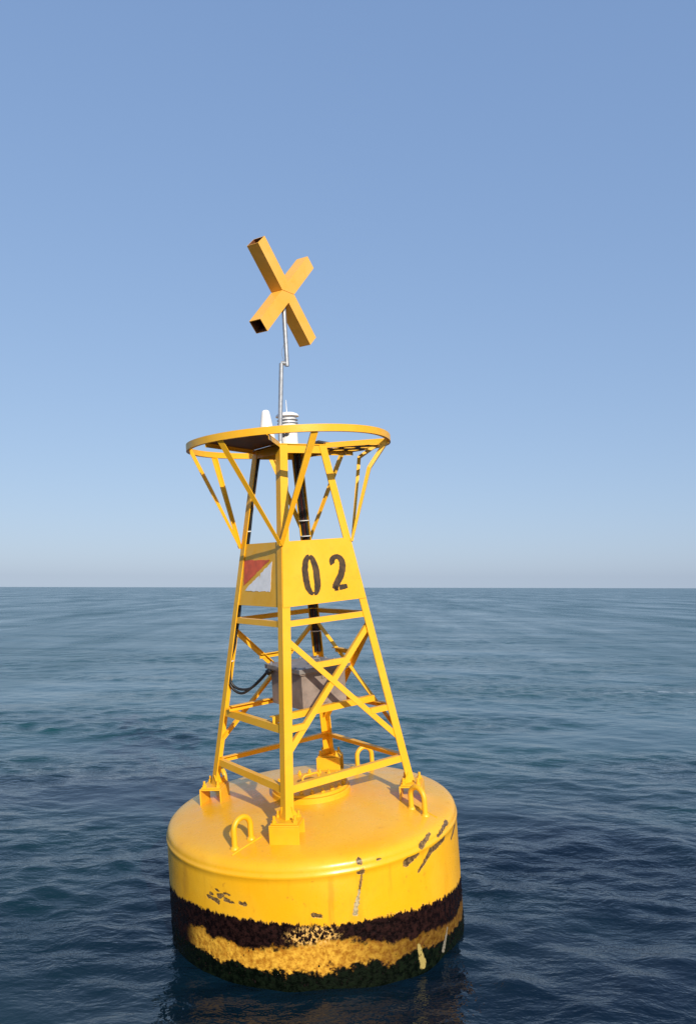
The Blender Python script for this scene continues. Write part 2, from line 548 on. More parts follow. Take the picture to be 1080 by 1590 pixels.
def build_hull():
    n = 240
    prof = np.array(PROF)
    arc = np.concatenate([[0], np.cumsum(np.hypot(*np.diff(prof, axis=0).T))])
    iz = [i for i, p in enumerate(PROF) if p[1] == 0.0][0]
    arc = arc - arc[iz]
    verts, uva, uvb, faces = [], [], [], []
    for i, (r, z) in enumerate(PROF):
        for k in range(n + 1):                 # seam at the back so that the maps run through
            a = -180 + 360 * k / n
            verts.append(az(a, r, z))
            yb, gt, gb = lerp_tab(LINE_YB, a), lerp_tab(LINE_GT, a), lerp_tab(LINE_GB, a)
            uva.append((R_(a) * 1.2, arc[i]))
            uvb.append((z - yb, (z - gb) / (gt - gb)))
    m = n + 1
    for i in range(len(PROF) - 1):
        for k in range(n):
            faces.append((i * m + k, i * m + k + 1, (i + 1) * m + k + 1, (i + 1) * m + k))
    me = bpy.data.meshes.new('hull')
    me.from_pydata(verts, [], faces)
    ua = me.uv_layers.new(name='wear'); ub = me.uv_layers.new(name='foul')
    li = np.empty(len(me.loops), dtype=np.int32); me.loops.foreach_get('vertex_index', li)
    ua.data.foreach_set('uv', np.array(uva)[li].ravel())
    ub.data.foreach_set('uv', np.array(uvb)[li].ravel())
    me.polygons.foreach_set('use_smooth', [True] * len(me.polygons))
    o = bpy.data.objects.new('hull', me)
    col.objects.link(o)
    o.parent = buoy
    o['label'] = 'round yellow hull with chipped paint and a fouled black waterline'

    t = NT('hull_paint')
    co = t.coord('Object')
    wear = t.uv('wear')
    foul = t.uv('foul')
    fs = t.n.new('ShaderNodeSeparateXYZ'); t.l.new(foul, fs.inputs[0])
    ws = t.n.new('ShaderNodeSeparateXYZ'); t.l.new(wear, ws.inputs[0])
    big = t.noise(co, 1.7, 4, 0.55)
    mid = t.noise(co, 9.0, 5, 0.6)
    c = t.mix(t.ramp(big, 0.35, 0.68), YELLOW, YELLOW_PALE)
    c = t.mix(t.math('MULTIPLY', t.ramp(mid, 0.5, 0.78), 0.35), c, YELLOW_DEEP)
    deck_pale = t.math('MULTIPLY', t.ramp(t.noise(co, 1.1, 3, 0.6, 0.5), 0.40, 0.66), t.ramp(ws.outputs[1], 0.10, 0.35))  # paler tan patches on the deck
    c = t.mix(t.math('MULTIPLY', deck_pale, 0.16), c, (0.76, 0.46, 0.13))
    rs_ = t.noise(t.mapping(co, (3.0, 3.0, 3.0)), 6.0, 6, 0.7)
    c = t.mix(t.math('MULTIPLY', t.ramp(rs_, 0.62, 0.72), 0.5), c, (0.34, 0.13, 0.02))
    # run-down dirt on the side wall
    st = t.noise(t.mapping(wear, (9.0, 0.9, 1.0)), 1.0, 5, 0.6, 0.4)
    side = t.ramp(ws.outputs[1], -0.06, 0.02, 1.0, 0.0)
    stain = t.math('MULTIPLY', t.math('MULTIPLY', t.ramp(st, 0.54, 0.74), side), 0.42)
    c = t.mix(stain, c, (0.40, 0.17, 0.012))
    # chips: tapered strokes in the unrolled surface
    wob = t.noise(t.mapping(wear, (1, 1, 1)), 34.0, 4, 0.65, color=True)
    wv = t.vmath('SCALE', t.vmath('SUBTRACT', wob, (0.5, 0.5, 0.5)), s=0.040)
    p = t.vmath('ADD', wear, wv)
    p = t.vmath('MULTIPLY', p, (1, 1, 0))
    CH = [((1.0559, 0.0777), (0.9259, 0.0282), 0.0057, 0.0182), ((1.3406, 0.0674), (1.1415, 0.0277), 0.016, 0.0057), ((0.8867, -0.0177), (0.7613, -0.0454), 0.0057, 0.0228),
          ((1.2388, -0.0226), (1.0263, -0.0485), 0.0091, 0.016), ((1.0263, -0.0485), (0.8818, -0.1397), 0.016, 0.0034), ((1.5373, -0.027), (1.3878, -0.0831), 0.0091, 0.0057),
          ((0.3868, 0.0644), (0.3945, 0.0492), 0.0182, 0.0137), ((0.3661, -0.0123), (0.3999, -0.0141), 0.008, 0.0182), ((0.3984, -0.0334), (0.373, -0.1365), 0.0046, 0.0057),
          ((0.5259, 0.0441), (0.5476, 0.0393), 0.0057, 0.0046),
          ((-0.7827, -0.1881), (-0.6774, -0.2067), 0.008, 0.0137), ((-0.7512, -0.1661), (-0.7294, -0.1646), 0.0091, 0.0068), ((-0.6743, -0.169), (-0.6338, -0.1588), 0.0137, 0.0091),
          ((-0.6096, -0.1797), (-0.5824, -0.1853), 0.016, 0.0114), ((-0.5667, -0.1909), (-0.5423, -0.1913), 0.0068, 0.0046), ((-0.4864, -0.1889), (-0.4408, -0.1916), 0.0125, 0.0091),
          ((-0.6981, -0.1252), (-0.6648, -0.1342), 0.0034, 0.0034), ((-0.6195, -0.1414), (-0.5691, -0.1415), 0.0046, 0.0034), ((0.0396, -0.2614), (0.0905, -0.2691), 0.0148, 0.0114)]

    def stroke(a, b, r0, r1):
        ab = (b[0] - a[0], b[1] - a[1], 0)
        l2 = ab[0] ** 2 + ab[1] ** 2
        pa = t.vmath('SUBTRACT', p, (a[0], a[1], 0))
        s = t.math('MULTIPLY', t.vmath('DOT_PRODUCT', pa, ab, out=1), 1 / l2, clamp=True)
        d = t.vmath('LENGTH', t.vmath('SUBTRACT', pa, t.vmath('SCALE', ab, s=s)), out=1)
        return t.math('SUBTRACT', d, t.math('MULTIPLY_ADD', s, r1 - r0, r0))

    dmin = None
    for i_, ch in enumerate(CH):
        if i_ < 6:
            ch = (ch[0], ch[1], ch[2] + 0.004, ch[3] + 0.004)
        d = stroke(*ch)
        dmin = d if dmin is None else t.math('MINIMUM', dmin, d)
    chip = t.ramp(dmin, -0.0005, 0.0060, 1.0, 0.0)
    sp = t.noise(co, 55.0, 4, 0.6)
    chipc = t.mix(t.ramp(sp, 0.42, 0.62), (0.085, 0.048, 0.020), (0.25, 0.150, 0.055))
    c = t.mix(chip, c, chipc)
    gd = stroke((0.373, -0.1365), (0.3312, -0.2849), 0.0057, 0.0182)
    gch = t.ramp(gd, -0.001, 0.005, 1.0, 0.0)
    c = t.mix(gch, c, t.mix(t.ramp(sp, 0.4, 0.6), (0.30, 0.24, 0.13), (0.50, 0.40, 0.22)))
    # fouling below the boot line
    e1 = t.noise(t.mapping(wear, (26.0, 11.0, 1.0)), 1.0, 6, 0.68)
    e2 = t.noise(t.mapping(wear, (150.0, 14.0, 1.0)), 1.0, 3, 0.6)
    edge = t.math('ADD', t.math('MULTIPLY', t.math('SUBTRACT', e1, 0.5), 0.125), t.math('MULTIPLY', t.math('SUBTRACT', e2, 0.5), 0.055))
    fo = t.ramp(t.math('ADD', fs.outputs[0], edge), -0.006, 0.006, 1.0, 0.0)
    fn = t.noise(co, 26.0, 6, 0.7)
    fcol = t.mix(t.ramp(fn, 0.40, 0.66), (0.0030, 0.0012, 0.0014), (0.022, 0.007, 0.006))
    # orange-brown growth
    g = fs.outputs[1]
    gn = t.noise(co, 15.0, 6, 0.72)
    gg = t.math('ADD', g, t.math('ADD', t.math('MULTIPLY', t.math('SUBTRACT', gn, 0.5), 1.2), t.math('MULTIPLY', t.math('SUBTRACT', t.noise(co, 5.0, 3, 0.6), 0.5), 1.5)))
    gm = t.math('MULTIPLY', t.ramp(gg, -0.02, 0.16), t.ramp(gg, 0.86, 1.12, 1.0, 0.0))
    lat = t.math('MULTIPLY', t.ramp(ws.outputs[0], -1.10, -0.86), t.ramp(ws.outputs[0], -0.10, 0.85, 1.0, 0.22))
    gm = t.math('MULTIPLY', gm, lat)
    gcol = t.mix(t.ramp(t.noise(co, 30.0, 5, 0.65), 0.30, 0.70), (0.36, 0.135, 0.010), (0.80, 0.44, 0.050))
    fcol = t.mix(gm, fcol, gcol)
    # scraped patch in the middle, paint flecks showing through the crust
    sc_ = t.ramp(t.vmath('LENGTH', t.vmath('MULTIPLY', t.vmath('SUBTRACT', wear, (0.03, -0.40, 0)), (4.2, 11.0, 0)), out=1), 0.45, 1.0, 1.0, 0.0)
    fl = t.noise(t.mapping(wear, (46.0, 30.0, 1.0)), 1.0, 5, 0.7)
    fcol = t.mix(t.math('MULTIPLY', sc_, t.ramp(fl, 0.50, 0.56)), fcol, (0.72, 0.42, 0.12))
    low = t.ramp(gg, -0.10, 0.02, 1.0, 0.0)
    fcol = t.mix(low, fcol, t.mix(t.ramp(fn, 0.4, 0.65), (0.0006, 0.0018, 0.0006), (0.0028, 0.0075, 0.0022)))
    # two pale scars at the right
    for a_, b_, r0, r1, cc in (((0.828, -0.66), (0.86, -0.80), 0.018, 0.032, (0.36, 0.28, 0.09)), ((1.19, -0.68), (1.11, -0.80), 0.008, 0.024, (0.20, 0.18, 0.14))):
        fcol = t.mix(t.ramp(stroke(a_, b_, r0, r1), -0.006, 0.004, 1.0, 0.0), fcol, cc)
    c = t.mix(fo, c, fcol)
    rough = t.mix(fo, t.ramp(mid, 0.3, 0.7, 0.24, 0.36), t.ramp(fn, 0.4, 0.6, 0.35, 0.75))
    fine = t.noise(co, 70.0, 3, 0.6)
    hgt = t.math('ADD', t.math('MULTIPLY', big, 1.4), t.math('MULTIPLY', fine, 0.05))
    b1 = t.bump(hgt, 0.35, 0.020)
    b2 = t.bump(t.math('MULTIPLY', t.math('ADD', chip, gch), -1.0), 0.7, 0.004, b1)
    b3 = t.bump(t.math('MULTIPLY', t.math('ADD', fn, gn), fo), 0.5, 0.014, b2)
    t.set(Base_Color=c, Roughness=rough, Normal=b3, Specular_IOR_Level=t.ramp(fo, 0, 1, 0.5, 0.10))
    me.materials.append(t.m)
    return o


hull = build_hull()

# marine growth: lumps of mussels and weed standing off the wall
def lumps(name, spots, mat):
    t_ = (1 + 5 ** .5) / 2
    base = np.array([(-1, t_, 0), (1, t_, 0), (-1, -t_, 0), (1, -t_, 0), (0, -1, t_), (0, 1, t_), (0, -1, -t_), (0, 1, -t_), (t_, 0, -1), (t_, 0, 1), (-t_, 0, -1), (-t_, 0, 1)])
    base /= np.linalg.norm(base[0])
    fc = np.array([(0, 11, 5), (0, 5, 1), (0, 1, 7), (0, 7, 10), (0, 10, 11), (1, 5, 9), (5, 11, 4), (11, 10, 2), (10, 7, 6), (7, 1, 8),
                   (3, 9, 4), (3, 4, 2), (3, 2, 6), (3, 6, 8), (3, 8, 9), (4, 9, 5), (2, 4, 11), (6, 2, 10), (8, 6, 7), (9, 8, 1)])
    rs = np.random.RandomState(3)
    vs, fs = [], []
    for i, (a, z, r) in enumerate(spots):
        v = base * (1 + rs.uniform(-.32, .32, (12, 1))) * np.array([r * rs.uniform(.6, 1.2), r * rs.uniform(.6, 1.2), r * rs.uniform(.8, 1.9)])
        vs.append(v + np.array(az(a, 1.2, z)))
        fs.append(fc + 12 * i)
    me = bpy.data.meshes.new(name)
    me.from_pydata(np.concatenate(vs).tolist(), [], np.concatenate(fs).tolist())
    me.polygons.foreach_set('use_smooth', [True] * len(me.polygons))
    me.materials.append(mat)
    o = bpy.data.objects.new(name, me)
    col.objects.link(o)
    o.parent = hull
    o['kind'] = 'stuff'
    return o


M_MUSSEL = simple('dark_mussels', (0.0055, 0.0020, 0.0022), 0.8, 0, 0.7, 18, 0.3)
M_OCHRE = simple('ochre_weed', (0.50, 0.245, 0.030), 0.75, 0, 0.75, 22, 0.4)
dark, och = [], []
for i in range(2200):
    a = rnd.uniform(-180, 180)
    yb, gt, gb = lerp_tab(LINE_YB, a), lerp_tab(LINE_GT, a), lerp_tab(LINE_GB, a)
    clump = math.sin(a * 0.33 + 1.0) * 0.5 + math.sin(a * 0.91) * 0.3 + math.sin(a * 2.3 + 2) * 0.3
    z = rnd.uniform(gb - 0.10, yb - 0.012 + 0.018 * clump)
    g = (z - gb) / (gt - gb) + rnd.gauss(0, 0.13)
    r = rnd.uniform(0.002, 0.0055) if rnd.random() < .93 else rnd.uniform(0.006, 0.010)
    if -0.02 < g < 0.9 and -46 < a < 30 and rnd.random() < .35 - max(0, a) * 0.012:
        och.append((a, z, r * 0.7))
    elif not (0.05 < g < 0.95) and (rnd.random() < 0.75 or z < gb):
        dark.append((a, z, r))
for mm_ in (M_MUSSEL, M_OCHRE):
    [n_ for n_ in mm_.node_tree.nodes if n_.type == 'BSDF_PRINCIPLED'][0].inputs['Specular IOR Level'].default_value = 0.12
lumps('marine_growth', dark, M_MUSSEL)['label'] = 'black crust of mussels along the waterline'
lumps('marine_growth', och, M_OCHRE)['label'] = 'ochre weed band just above the water'


def deck_z(r):
    pr = sorted([(p[0], p[1]) for p in PROF if p[1] > 0.02])
    return float(np.interp(r, [p[0] for p in pr], [p[1] for p in pr]))


def hexbolt(mb, c, r, h, n=6, rot=0.0):
    c = Vector(c)
    s0 = [c + V(r * math.cos(rot + 2 * math.pi * k / n), r * math.sin(rot + 2 * math.pi * k / n), 0) for k in range(n)]
    mb.prism(s0, [p + V(0, 0, h) for p in s0])


# manhole in the middle of the deck
m = MB()
m.lathe([(0.33, 0.18), (0.33, 0.238), (0.325, 0.243), (0.20, 0.245)], 72)
m.lathe([(0.315, 0.246), (0.315, 0.266), (0.31, 0.27), (0.02, 0.273)], 72)
man = smooth_by_angle(m.build('manhole_cover', M_YEL, hull))
for k in range(20):
    b = MB()
    c = az(k * 18 + 5, 0.282, 0.270)
    hexbolt(b, c, 0.017, 0.020, 6, k)
    b.tube([c + V(0, 0, .018), c + V(0, 0, 0.036)], 0.009, 8)
    b.build('manhole_bolt', M_YEL, hull)
m = MB()
hc = [tf(-0.09, -0.02, 0.272), tf(-0.09, -0.02, 0.335), tf(-0.07, -0.02, 0.352), tf(0.05, -0.02, 0.352), tf(0.07, -0.02, 0.335), tf(0.07, -0.02, 0.272)]
m.tube(hc, 0.010, 10)
smooth_by_angle(m.build('manhole_handle', M_YEL, hull), 60)

# lifting eyes
for a0, skew in ((-29, -14), (63, -25), (151, -35), (-119, -20)):
    r0 = 0.965
    c = az(a0, r0, deck_z(r0))
    dirv = az(a0 + skew, 1, 0)
    nrm = UPZ
    pts = []
    hw, hh = 0.078, 0.150
    pts.append(c - dirv * hw + V(0, 0, -0.03))
    pts.append(c - dirv * hw + V(0, 0, 0.06))
    for k in range(13):
        t_ = math.pi * k / 12
        pts.append(c - dirv * (hw * math.cos(t_)) + V(0, 0, hh - hw + 0.04 + hw * math.sin(t_)))
    pts.append(c + dirv * hw + V(0, 0, 0.06))
    pts.append(c + dirv * hw + V(0, 0, -0.045))
    m = MB(); m.tube(pts, 0.0215, 14)
    eye = smooth_by_angle(m.build('lifting_eye', M_YEL, hull), 60)
    for sgn in (-1, 1):
        w = MB()
        cc = c + dirv * hw * sgn
        cc.z = deck_z(math.hypot(cc.x, cc.y))
        w.lathe([(0.036, -0.012), (0.034, 0.004), (0.026, 0.012), (0.020, 0.018)], 14, cc)
        smooth_by_angle(w.build('weld_collar', M_YEL, hull), 60)
    pad = MB()
    tang = UPZ.cross(dirv)
    slope = -0.16
    rad = az(a0, 1, 0)
    for sgn in (1,):
        cc = c + tang * 0.05 * (1 if a0 < 0 else -1)
    # low weld seam beside the eye
    pA = c - dirv * 0.13 + tang * 0.055; pB = c + dirv * 0.15 + tang * 0.055
    pA.z = deck_z(math.hypot(pA.x, pA.y)) + .001; pB.z = deck_z(math.hypot(pB.x, pB.y)) + .001
    pad.tube([pA, (pA + pB) / 2 + V(0, 0, .003), pB], 0.006, 8)
    pad.build('weld_seam', M_YEL, hull)

# ------------------------------------------------------------------ legs and their feet
LEGW, LEGT = 0.072, 0.009
for k in range(4):
    ua, ub = along(k), -along(k - 1)
    p0, p1 = leg_pt(k, ZB), leg_pt(k, HT)
    m = MB(); m.angle(p0, p1, ua, ub, LEGW, LEGW, LEGT)
    m.build('leg', M_YEL, buoy)
    # foot: bent plate standing on the deck, leg plate and bolts on top
    a_deg = math.degrees(TH) + 90 * k
    rad = az(a_deg, 1, 0)
    tan = UPZ.cross(rad)
    c = az(a_deg, RB - 0.025, ZB)
    th = 0.012
    wT, wR = 0.225, 0.19
    m = MB()
    m.box(c + V(0, 0, -th / 2 - 0.012), tan, rad, UPZ, wT, wR, th)
    for sgn in (1, -1):
        cc = c + rad * (sgn * (wR / 2 - th / 2))
        rz = math.hypot(cc.x, cc.y)
        zd = deck_z(rz) - 0.02
        top = ZB - 0.012 - th
        m.box(V(cc.x, cc.y, (zd + top) / 2), tan, rad, UPZ, wT, th, top - zd)
    foot = m.build('leg_foot', M_YEL, buoy, bevel=0.003)
    m = MB()
    m.box(c + V(0, 0, -0.0055), tan, rad, UPZ, 0.20, 0.165, 0.011)
    m.build('base_plate', M_YEL, foot, bevel=0.002)
    for i, j in ((-1, -1), (1, -1), (1, 1), (-1, 1)):
        b = MB()
        bc = c + tan * (0.078 * i) + rad * (0.060 * j)
        hexbolt(b, bc, 0.019, 0.017, 6, i + j)
        b.tube([bc + V(0, 0, .015), bc + V(0, 0, 0.048)], 0.0105, 10)
        b.build('bolt', M_YEL, foot)
    for uu, vv in ((ua, ub), (ub, ua)):
        g = MB()
        q = p0 + uu * (LEGW - 0.004) + vv * 0.002
        tri = [q, q + uu * 0.055, q + V(0, 0, 0.085) - uu * 0.01]
        g.prism(tri, [x + vv * 0.008 for x in tri])
        g.build('gusset', M_YEL, foot)

# ------------------------------------------------------------------ bars and braces
BW, BT = 0.046, 0.006


def face_pt(k, s, z, off):
    """s from 0 at leg k to 1 at leg k+1, off metres inside the face"""
    return leg_pt(k, z).lerp(leg_pt((k + 1) % 4, z), s) + inward(k) * off


def hbar(k, z, s0=0.0, s1=1.0, off=0.0105, name='cross_bar', w=BW):
    m = MB()
    n = inward(k)
    p0, p1 = face_pt(k, s0, z, off), face_pt(k, s1, z, off)
    lean = (leg_pt(k, z + w / 2) - leg_pt(k, z - w / 2))
    dn = (face_pt(k, .5, z - w, 0) - face_pt(k, .5, z, 0)).normalized()
    e = UPZ * (w / 2)
    u = along(k) * 0.0
    m.angle(p0 + e, p1 + e, dn, n, w, w * 0.8, BT)
    return m.build(name, M_YEL, buoy)


for k in range(4):
    side = (leg_pt(k, Z1) - leg_pt((k + 1) % 4, Z1)).length
    hbar(k, Z1, 0.03, 0.97)
    hbar(k, Z3, 0.02, 0.98, w=0.052)
    hbar(k, HT - 0.036, 0.02, 0.98, w=0.066, name='top_frame_bar')


def brace(k, sA, zA, sB, zB, off, name='diagonal_brace'):
    m = MB()
    p0, p1 = face_pt(k, sA, zA, off), face_pt(k, sB, zB, off)
    d = (p1 - p0).normalized()
    nrm = d.cross(along(k)).normalized()
    fn = (leg_pt(k, 2) - leg_pt(k, 1)).cross(along(k)).normalized()
    if fn.dot(inward(k)) < 0:
        fn = -fn
    side = fn.cross(d).normalized()
    if side.z > 0:
        side = -side
    m.angle(p0 - side * 0.023, p1 - side * 0.023, side, fn, 0.046, 0.034, 0.006)
    return m.build(name, M_YEL, buoy)


ZXT, ZXB = 1.565, 0.665
for k in (0, 1, 2):
    brace(k, 0.035, ZXT, 0.975, ZXB - 0.03, 0.0105)
    brace(k, 0.965, ZXT + 0.02, 0.025, ZXB + 0.04, 0.018)
    # ties between the arms, and stubs out to the legs
    hbar(k, 1.325, 0.315, 0.675, 0.0255, name='tie_bar')
    hbar(k, Z2, 0.02, 0.185, 0.0105, name='stub_bar')
    hbar(k, Z2, 0.775, 0.98, 0.0105, name='stub_bar')
hbar(3, Z2, 0.02, 0.98, w=0.055)

# shelf for the box
m = MB()
m.angle(tf(-0.52, -0.345, 0.972), tf(0.475, -0.345, 0.972), V(0, 0, -1), E1, 0.05, 0.05, 0.006)
m.build('shelf_bar', M_YEL, buoy)
m = MB()
m.angle(tf(-0.545, 0.345, 0.972), tf(0.50, 0.345, 0.972), V(0, 0, -1), E1 * -1, 0.05, 0.05, 0.006)
m.build('shelf_bar', M_YEL, buoy)
for s_ in (-0.14, 0.17):
    m = MB()
    m.box(tf(s_, 0.0, 0.9475), E0, E1, UPZ, 0.045, 0.675, 0.012)
    m.build('shelf_bearer', M_YEL, buoy)
m = MB()
m.angle(face_pt(1, 0.10, Z2 + 0.025, 0.012), face_pt(1, 0.80, Z2 + 0.025, 0.012), V(0, 0, -1), inward(1), 0.05, 0.05, 0.006)
m.build('cross_bar', M_YEL, buoy)

# ------------------------------------------------------------------ number panel and emblem panel
def face_frame(k, off):
    """origin, e (along), s (up the slope) with s scaled so that z grows by one"""
    e = along(k)
    def P(u, z, o=0.0):
        a = face_pt(k, 0.5, z, 0)
        return a + e * u - inward(k) * (off + o)
    return P


def halfw(z):
    return (leg_pt(0, z) - leg_pt(1, z)).length / 2


def plate(k, name, z0, z1, off, th, inset, mat=M_YEL, nu=10, nz=8, warp=0.0):
    P = face_frame(k, off)
    fr, bk = [], []
    for j in range(nz + 1):
        z = z0 + (z1 - z0) * j / nz
        for i in range(nu + 1):
            u = (-1 + 2 * i / nu) * (halfw(z) - inset)
            wv = warp * math.sin(i * 1.1 + j * .6) * math.sin(math.pi * i / nu) * math.sin(math.pi * j / nz)
            fr.append(P(u, z, th + wv)); bk.append(P(u, z, wv))
    n = len(fr); w = nu + 1
    f = []
    for j in range(nz):
        for i in range(nu):
            a = j * w + i
            f.append((a, a + 1, a + w + 1, a + w)); f.append((n + a, n + a + w, n + a + w + 1, n + a + 1))
    ring = [i for i in range(w)] + [j * w + nu for j in range(1, nz + 1)] + [nz * w + i for i in range(nu - 1, -1, -1)] + [j * w for j in range(nz - 1, 0, -1)]
    for a, b in zip(ring, ring[1:] + ring[:1]):
        f.append((a, n + a, n + b, b))
    return smooth_by_angle(link(name, fr + bk, f, mat, buoy), 40)


numpanel = plate(0, 'number_panel', ZPB, ZPT, 0.0025, 0.004, 0.004, warp=0.0025)
numpanel['label'] = 'yellow panel stencilled with the number 02'
empanel = plate(3, 'emblem_panel', ZPB, ZPT, -0.0145, 0.004, 0.012, warp=0.0025)
empanel['label'] = 'yellow panel with a red and white divided emblem'


def decal(k, name, polys, off, mat, parent, th=0.0012):
    P = face_frame(k, off)
    m = MB()
    for poly in polys:
        m.prism([P(u, z, 0) for u, z in poly], [P(u, z, th) for u, z in poly])
    return m.build(name, mat, parent)


def stroke_poly(pts, widths):
    """closed outline of a painted stroke, as quads"""
    out = []
    n = len(pts)
    L_, R2 = [], []
    for i, (x, y) in enumerate(pts):
        x0, y0 = pts[max(i - 1, 0)]; x1, y1 = pts[min(i + 1, n - 1)]
        dx, dy = x1 - x0, y1 - y0
        l = math.hypot(dx, dy) or 1
        nx_, ny_ = -dy / l, dx / l
        w = widths[i] / 2
        L_.append((x + nx_ * w, y + ny_ * w)); R2.append((x - nx_ * w, y - ny_ * w))
    for i in range(n - 1):
        out.append([L_[i], L_[i + 1], R2[i + 1], R2[i]])
    return out


# 0: two brush strokes with stencil gap below
def jit(pts, s=0.0022):
    return [(x + rnd.uniform(-s, s), y + rnd.uniform(-s, s)) for x, y in pts]


zl = [(-0.113, 1.886), (-0.138, 1.905), (-0.155, 1.945), (-0.161, 2.0), (-0.162, 2.05), (-0.156, 2.105), (-0.143, 2.15), (-0.122, 2.18), (-0.100, 2.188)]
zr = [(-0.103, 1.886), (-0.080, 1.902), (-0.064, 1.94), (-0.057, 1.99), (-0.056, 2.045), (-0.059, 2.10), (-0.069, 2.145), (-0.084, 2.176), (-0.102, 2.188)]
wl_ = [0.026, 0.042, 0.054, 0.058, 0.058, 0.056, 0.052, 0.044, 0.032]
wr_ = [0.026, 0.044, 0.058, 0.062, 0.062, 0.060, 0.054, 0.044, 0.032]
smooth2 = lambda pts: [(p.x, p.y) for p in catmull([(x, y, 0) for x, y in pts], 4)]
smoothw = lambda ws: [float(np.interp(i / 4, range(len(ws)), ws)) for i in range((len(ws) - 1) * 4 + 1)]
NP = 0.0075
decal(0, 'digit_zero', stroke_poly(jit(smooth2(zl)), smoothw(wl_)) + stroke_poly(jit(smooth2(zr)), smoothw(wr_)), NP, M_STENCIL, numpanel)
two = [(0.112, 2.108), (0.113, 2.140), (0.138, 2.166), (0.170, 2.170), (0.200, 2.148), (0.212, 2.105), (0.200, 2.055), (0.172, 2.005), (0.138, 1.963), (0.112, 1.930), (0.100, 1.904)]
w2 = [0.046, 0.052, 0.042, 0.038, 0.054, 0.062, 0.062, 0.062, 0.060, 0.060, 0.054]
base1 = [(0.096, 1.911), (0.135, 1.914)]
base2 = [(0.145, 1.915), (0.190, 1.918), (0.226, 1.922)]
decal(0, 'digit_two', stroke_poly(jit(smooth2(two)), smoothw(w2)) + stroke_poly(smooth2(base1), smoothw([0.040, 0.044])) +
      stroke_poly(jit(smooth2(base2)), smoothw([0.044, 0.042, 0.034])), NP, M_STENCIL, numpanel)
EP = -0.0095


def rough_edge(poly, step=0.02, s=0.004):
    out = []
    for (x0, y0), (x1, y1) in zip(poly, poly[1:] + poly[:1]):
        n = max(1, int(math.hypot(x1 - x0, y1 - y0) / step))
        for i in range(n):
            t_ = i / n
            out.append((x0 + (x1 - x0) * t_ + rnd.uniform(-s, s), y0 + (y1 - y0) * t_ + rnd.uniform(-s, s)))
    return out


decal(3, 'red_triangle', [rough_edge([(-0.285, 2.186), (0.155, 2.181), (-0.268, 1.970)])], EP, M_RED, empanel)
decal(3, 'white_triangle', [rough_edge([(0.192, 2.165), (0.190, 1.926), (-0.238, 1.928), (-0.20, 1.955)])], EP, M_WPAINT, empanel)

# ------------------------------------------------------------------ top ring, struts, platforms
m = MB()
prof = [(RR - 0.030, ZR), (RR, ZR), (RR, ZR + 0.056), (RR - 0.007, ZR + 0.056), (RR - 0.007, ZR + 0.007), (RR - 0.030, ZR + 0.007)]
n = 144
vv, ff = [], []
for k in range(n):
    a = 360 * k / n
    wob = 0.004 * math.sin(R_(a * 3 + 40)) + (0.008 * math.exp(-((a - 95) / 22) ** 2))
    dz = 0.003 * math.sin(R_(a * 2 + 10)) - 0.020 * math.exp(-((a - 98) / 25) ** 2)
    for r, z in prof:
        vv.append(az(a, r + wob, z + dz))
np_ = len(prof)
for k in range(n):
    for i in range(np_):
        j = (i + 1) % np_; k2 = (k + 1) % n
        ff.append((k * np_ + i, k * np_ + j, k2 * np_ + j, k2 * np_ + i))
ring = smooth_by_angle(link('guard_ring', vv, ff, M_YEL, buoy), 35)


def strut(k, ring_az, bends=(), z_ring=ZR + 0.003, w=0.052, r_ring=RR - 0.012):
    a_deg = math.degrees(TH) + 90 * k
    rad = az(a_deg, 1, 0)
    p0 = leg_pt(k, ZPT - 0.035) + rad * 0.012
    p1 = az(ring_az, r_ring, z_ring)
    pts = [p0] + [Vector(b) for b in bends] + [p1]
    m = MB()
    secs = []
    for i, p in enumerate(pts):
        d = (pts[min(i + 1, len(pts) - 1)] - pts[max(i - 1, 0)]).normalized()
        out = V(p1.x, p1.y, 0).normalized()
        tan = d.cross(out).normalized()
        nin = tan.cross(d).normalized()
        if nin.dot(out) > 0:
            nin = -nin
        ww = w * (0.62 if i == 0 else 1.0)
        a, b = tan, nin
        sec = [V(0, 0, 0), a * ww, a * ww + b * .006, a * .006 + b * .006, a * .006 + b * (ww * .62), b * (ww * .62)]
        secs.append([p - tan * (ww / 2) + x for x in sec])
    for s0, s1 in zip(secs, secs[1:]):
        m.prism(s0, s1)
    return m.build('ring_strut', M_YEL, buoy)


strut(0, -34.5); strut(0, 17.5)
strut(1, 86, [(0.684, -0.10, 2.892)], z_ring=ZR - 0.012); strut(1, 112, [(0.604, 0.22, 3.013)], z_ring=ZR - 0.012, r_ring=RR - 0.04)
strut(2, 148); strut(2, 196)
strut(3, -74, [az(-80, 0.70, 2.80)]); strut(3, -121)

top_plate_z = HT + 0.004
m = MB()
hwT = RT / math.sqrt(2) * 1.0
q = [leg_pt(k, top_plate_z) * 1.0 for k in range(4)]
for p in q:
    p.z = HT + 0.002
m.prism(q, [p + V(0, 0, 0.008) for p in q])
brown_under(m.build('top_plate', M_YEL, buoy))
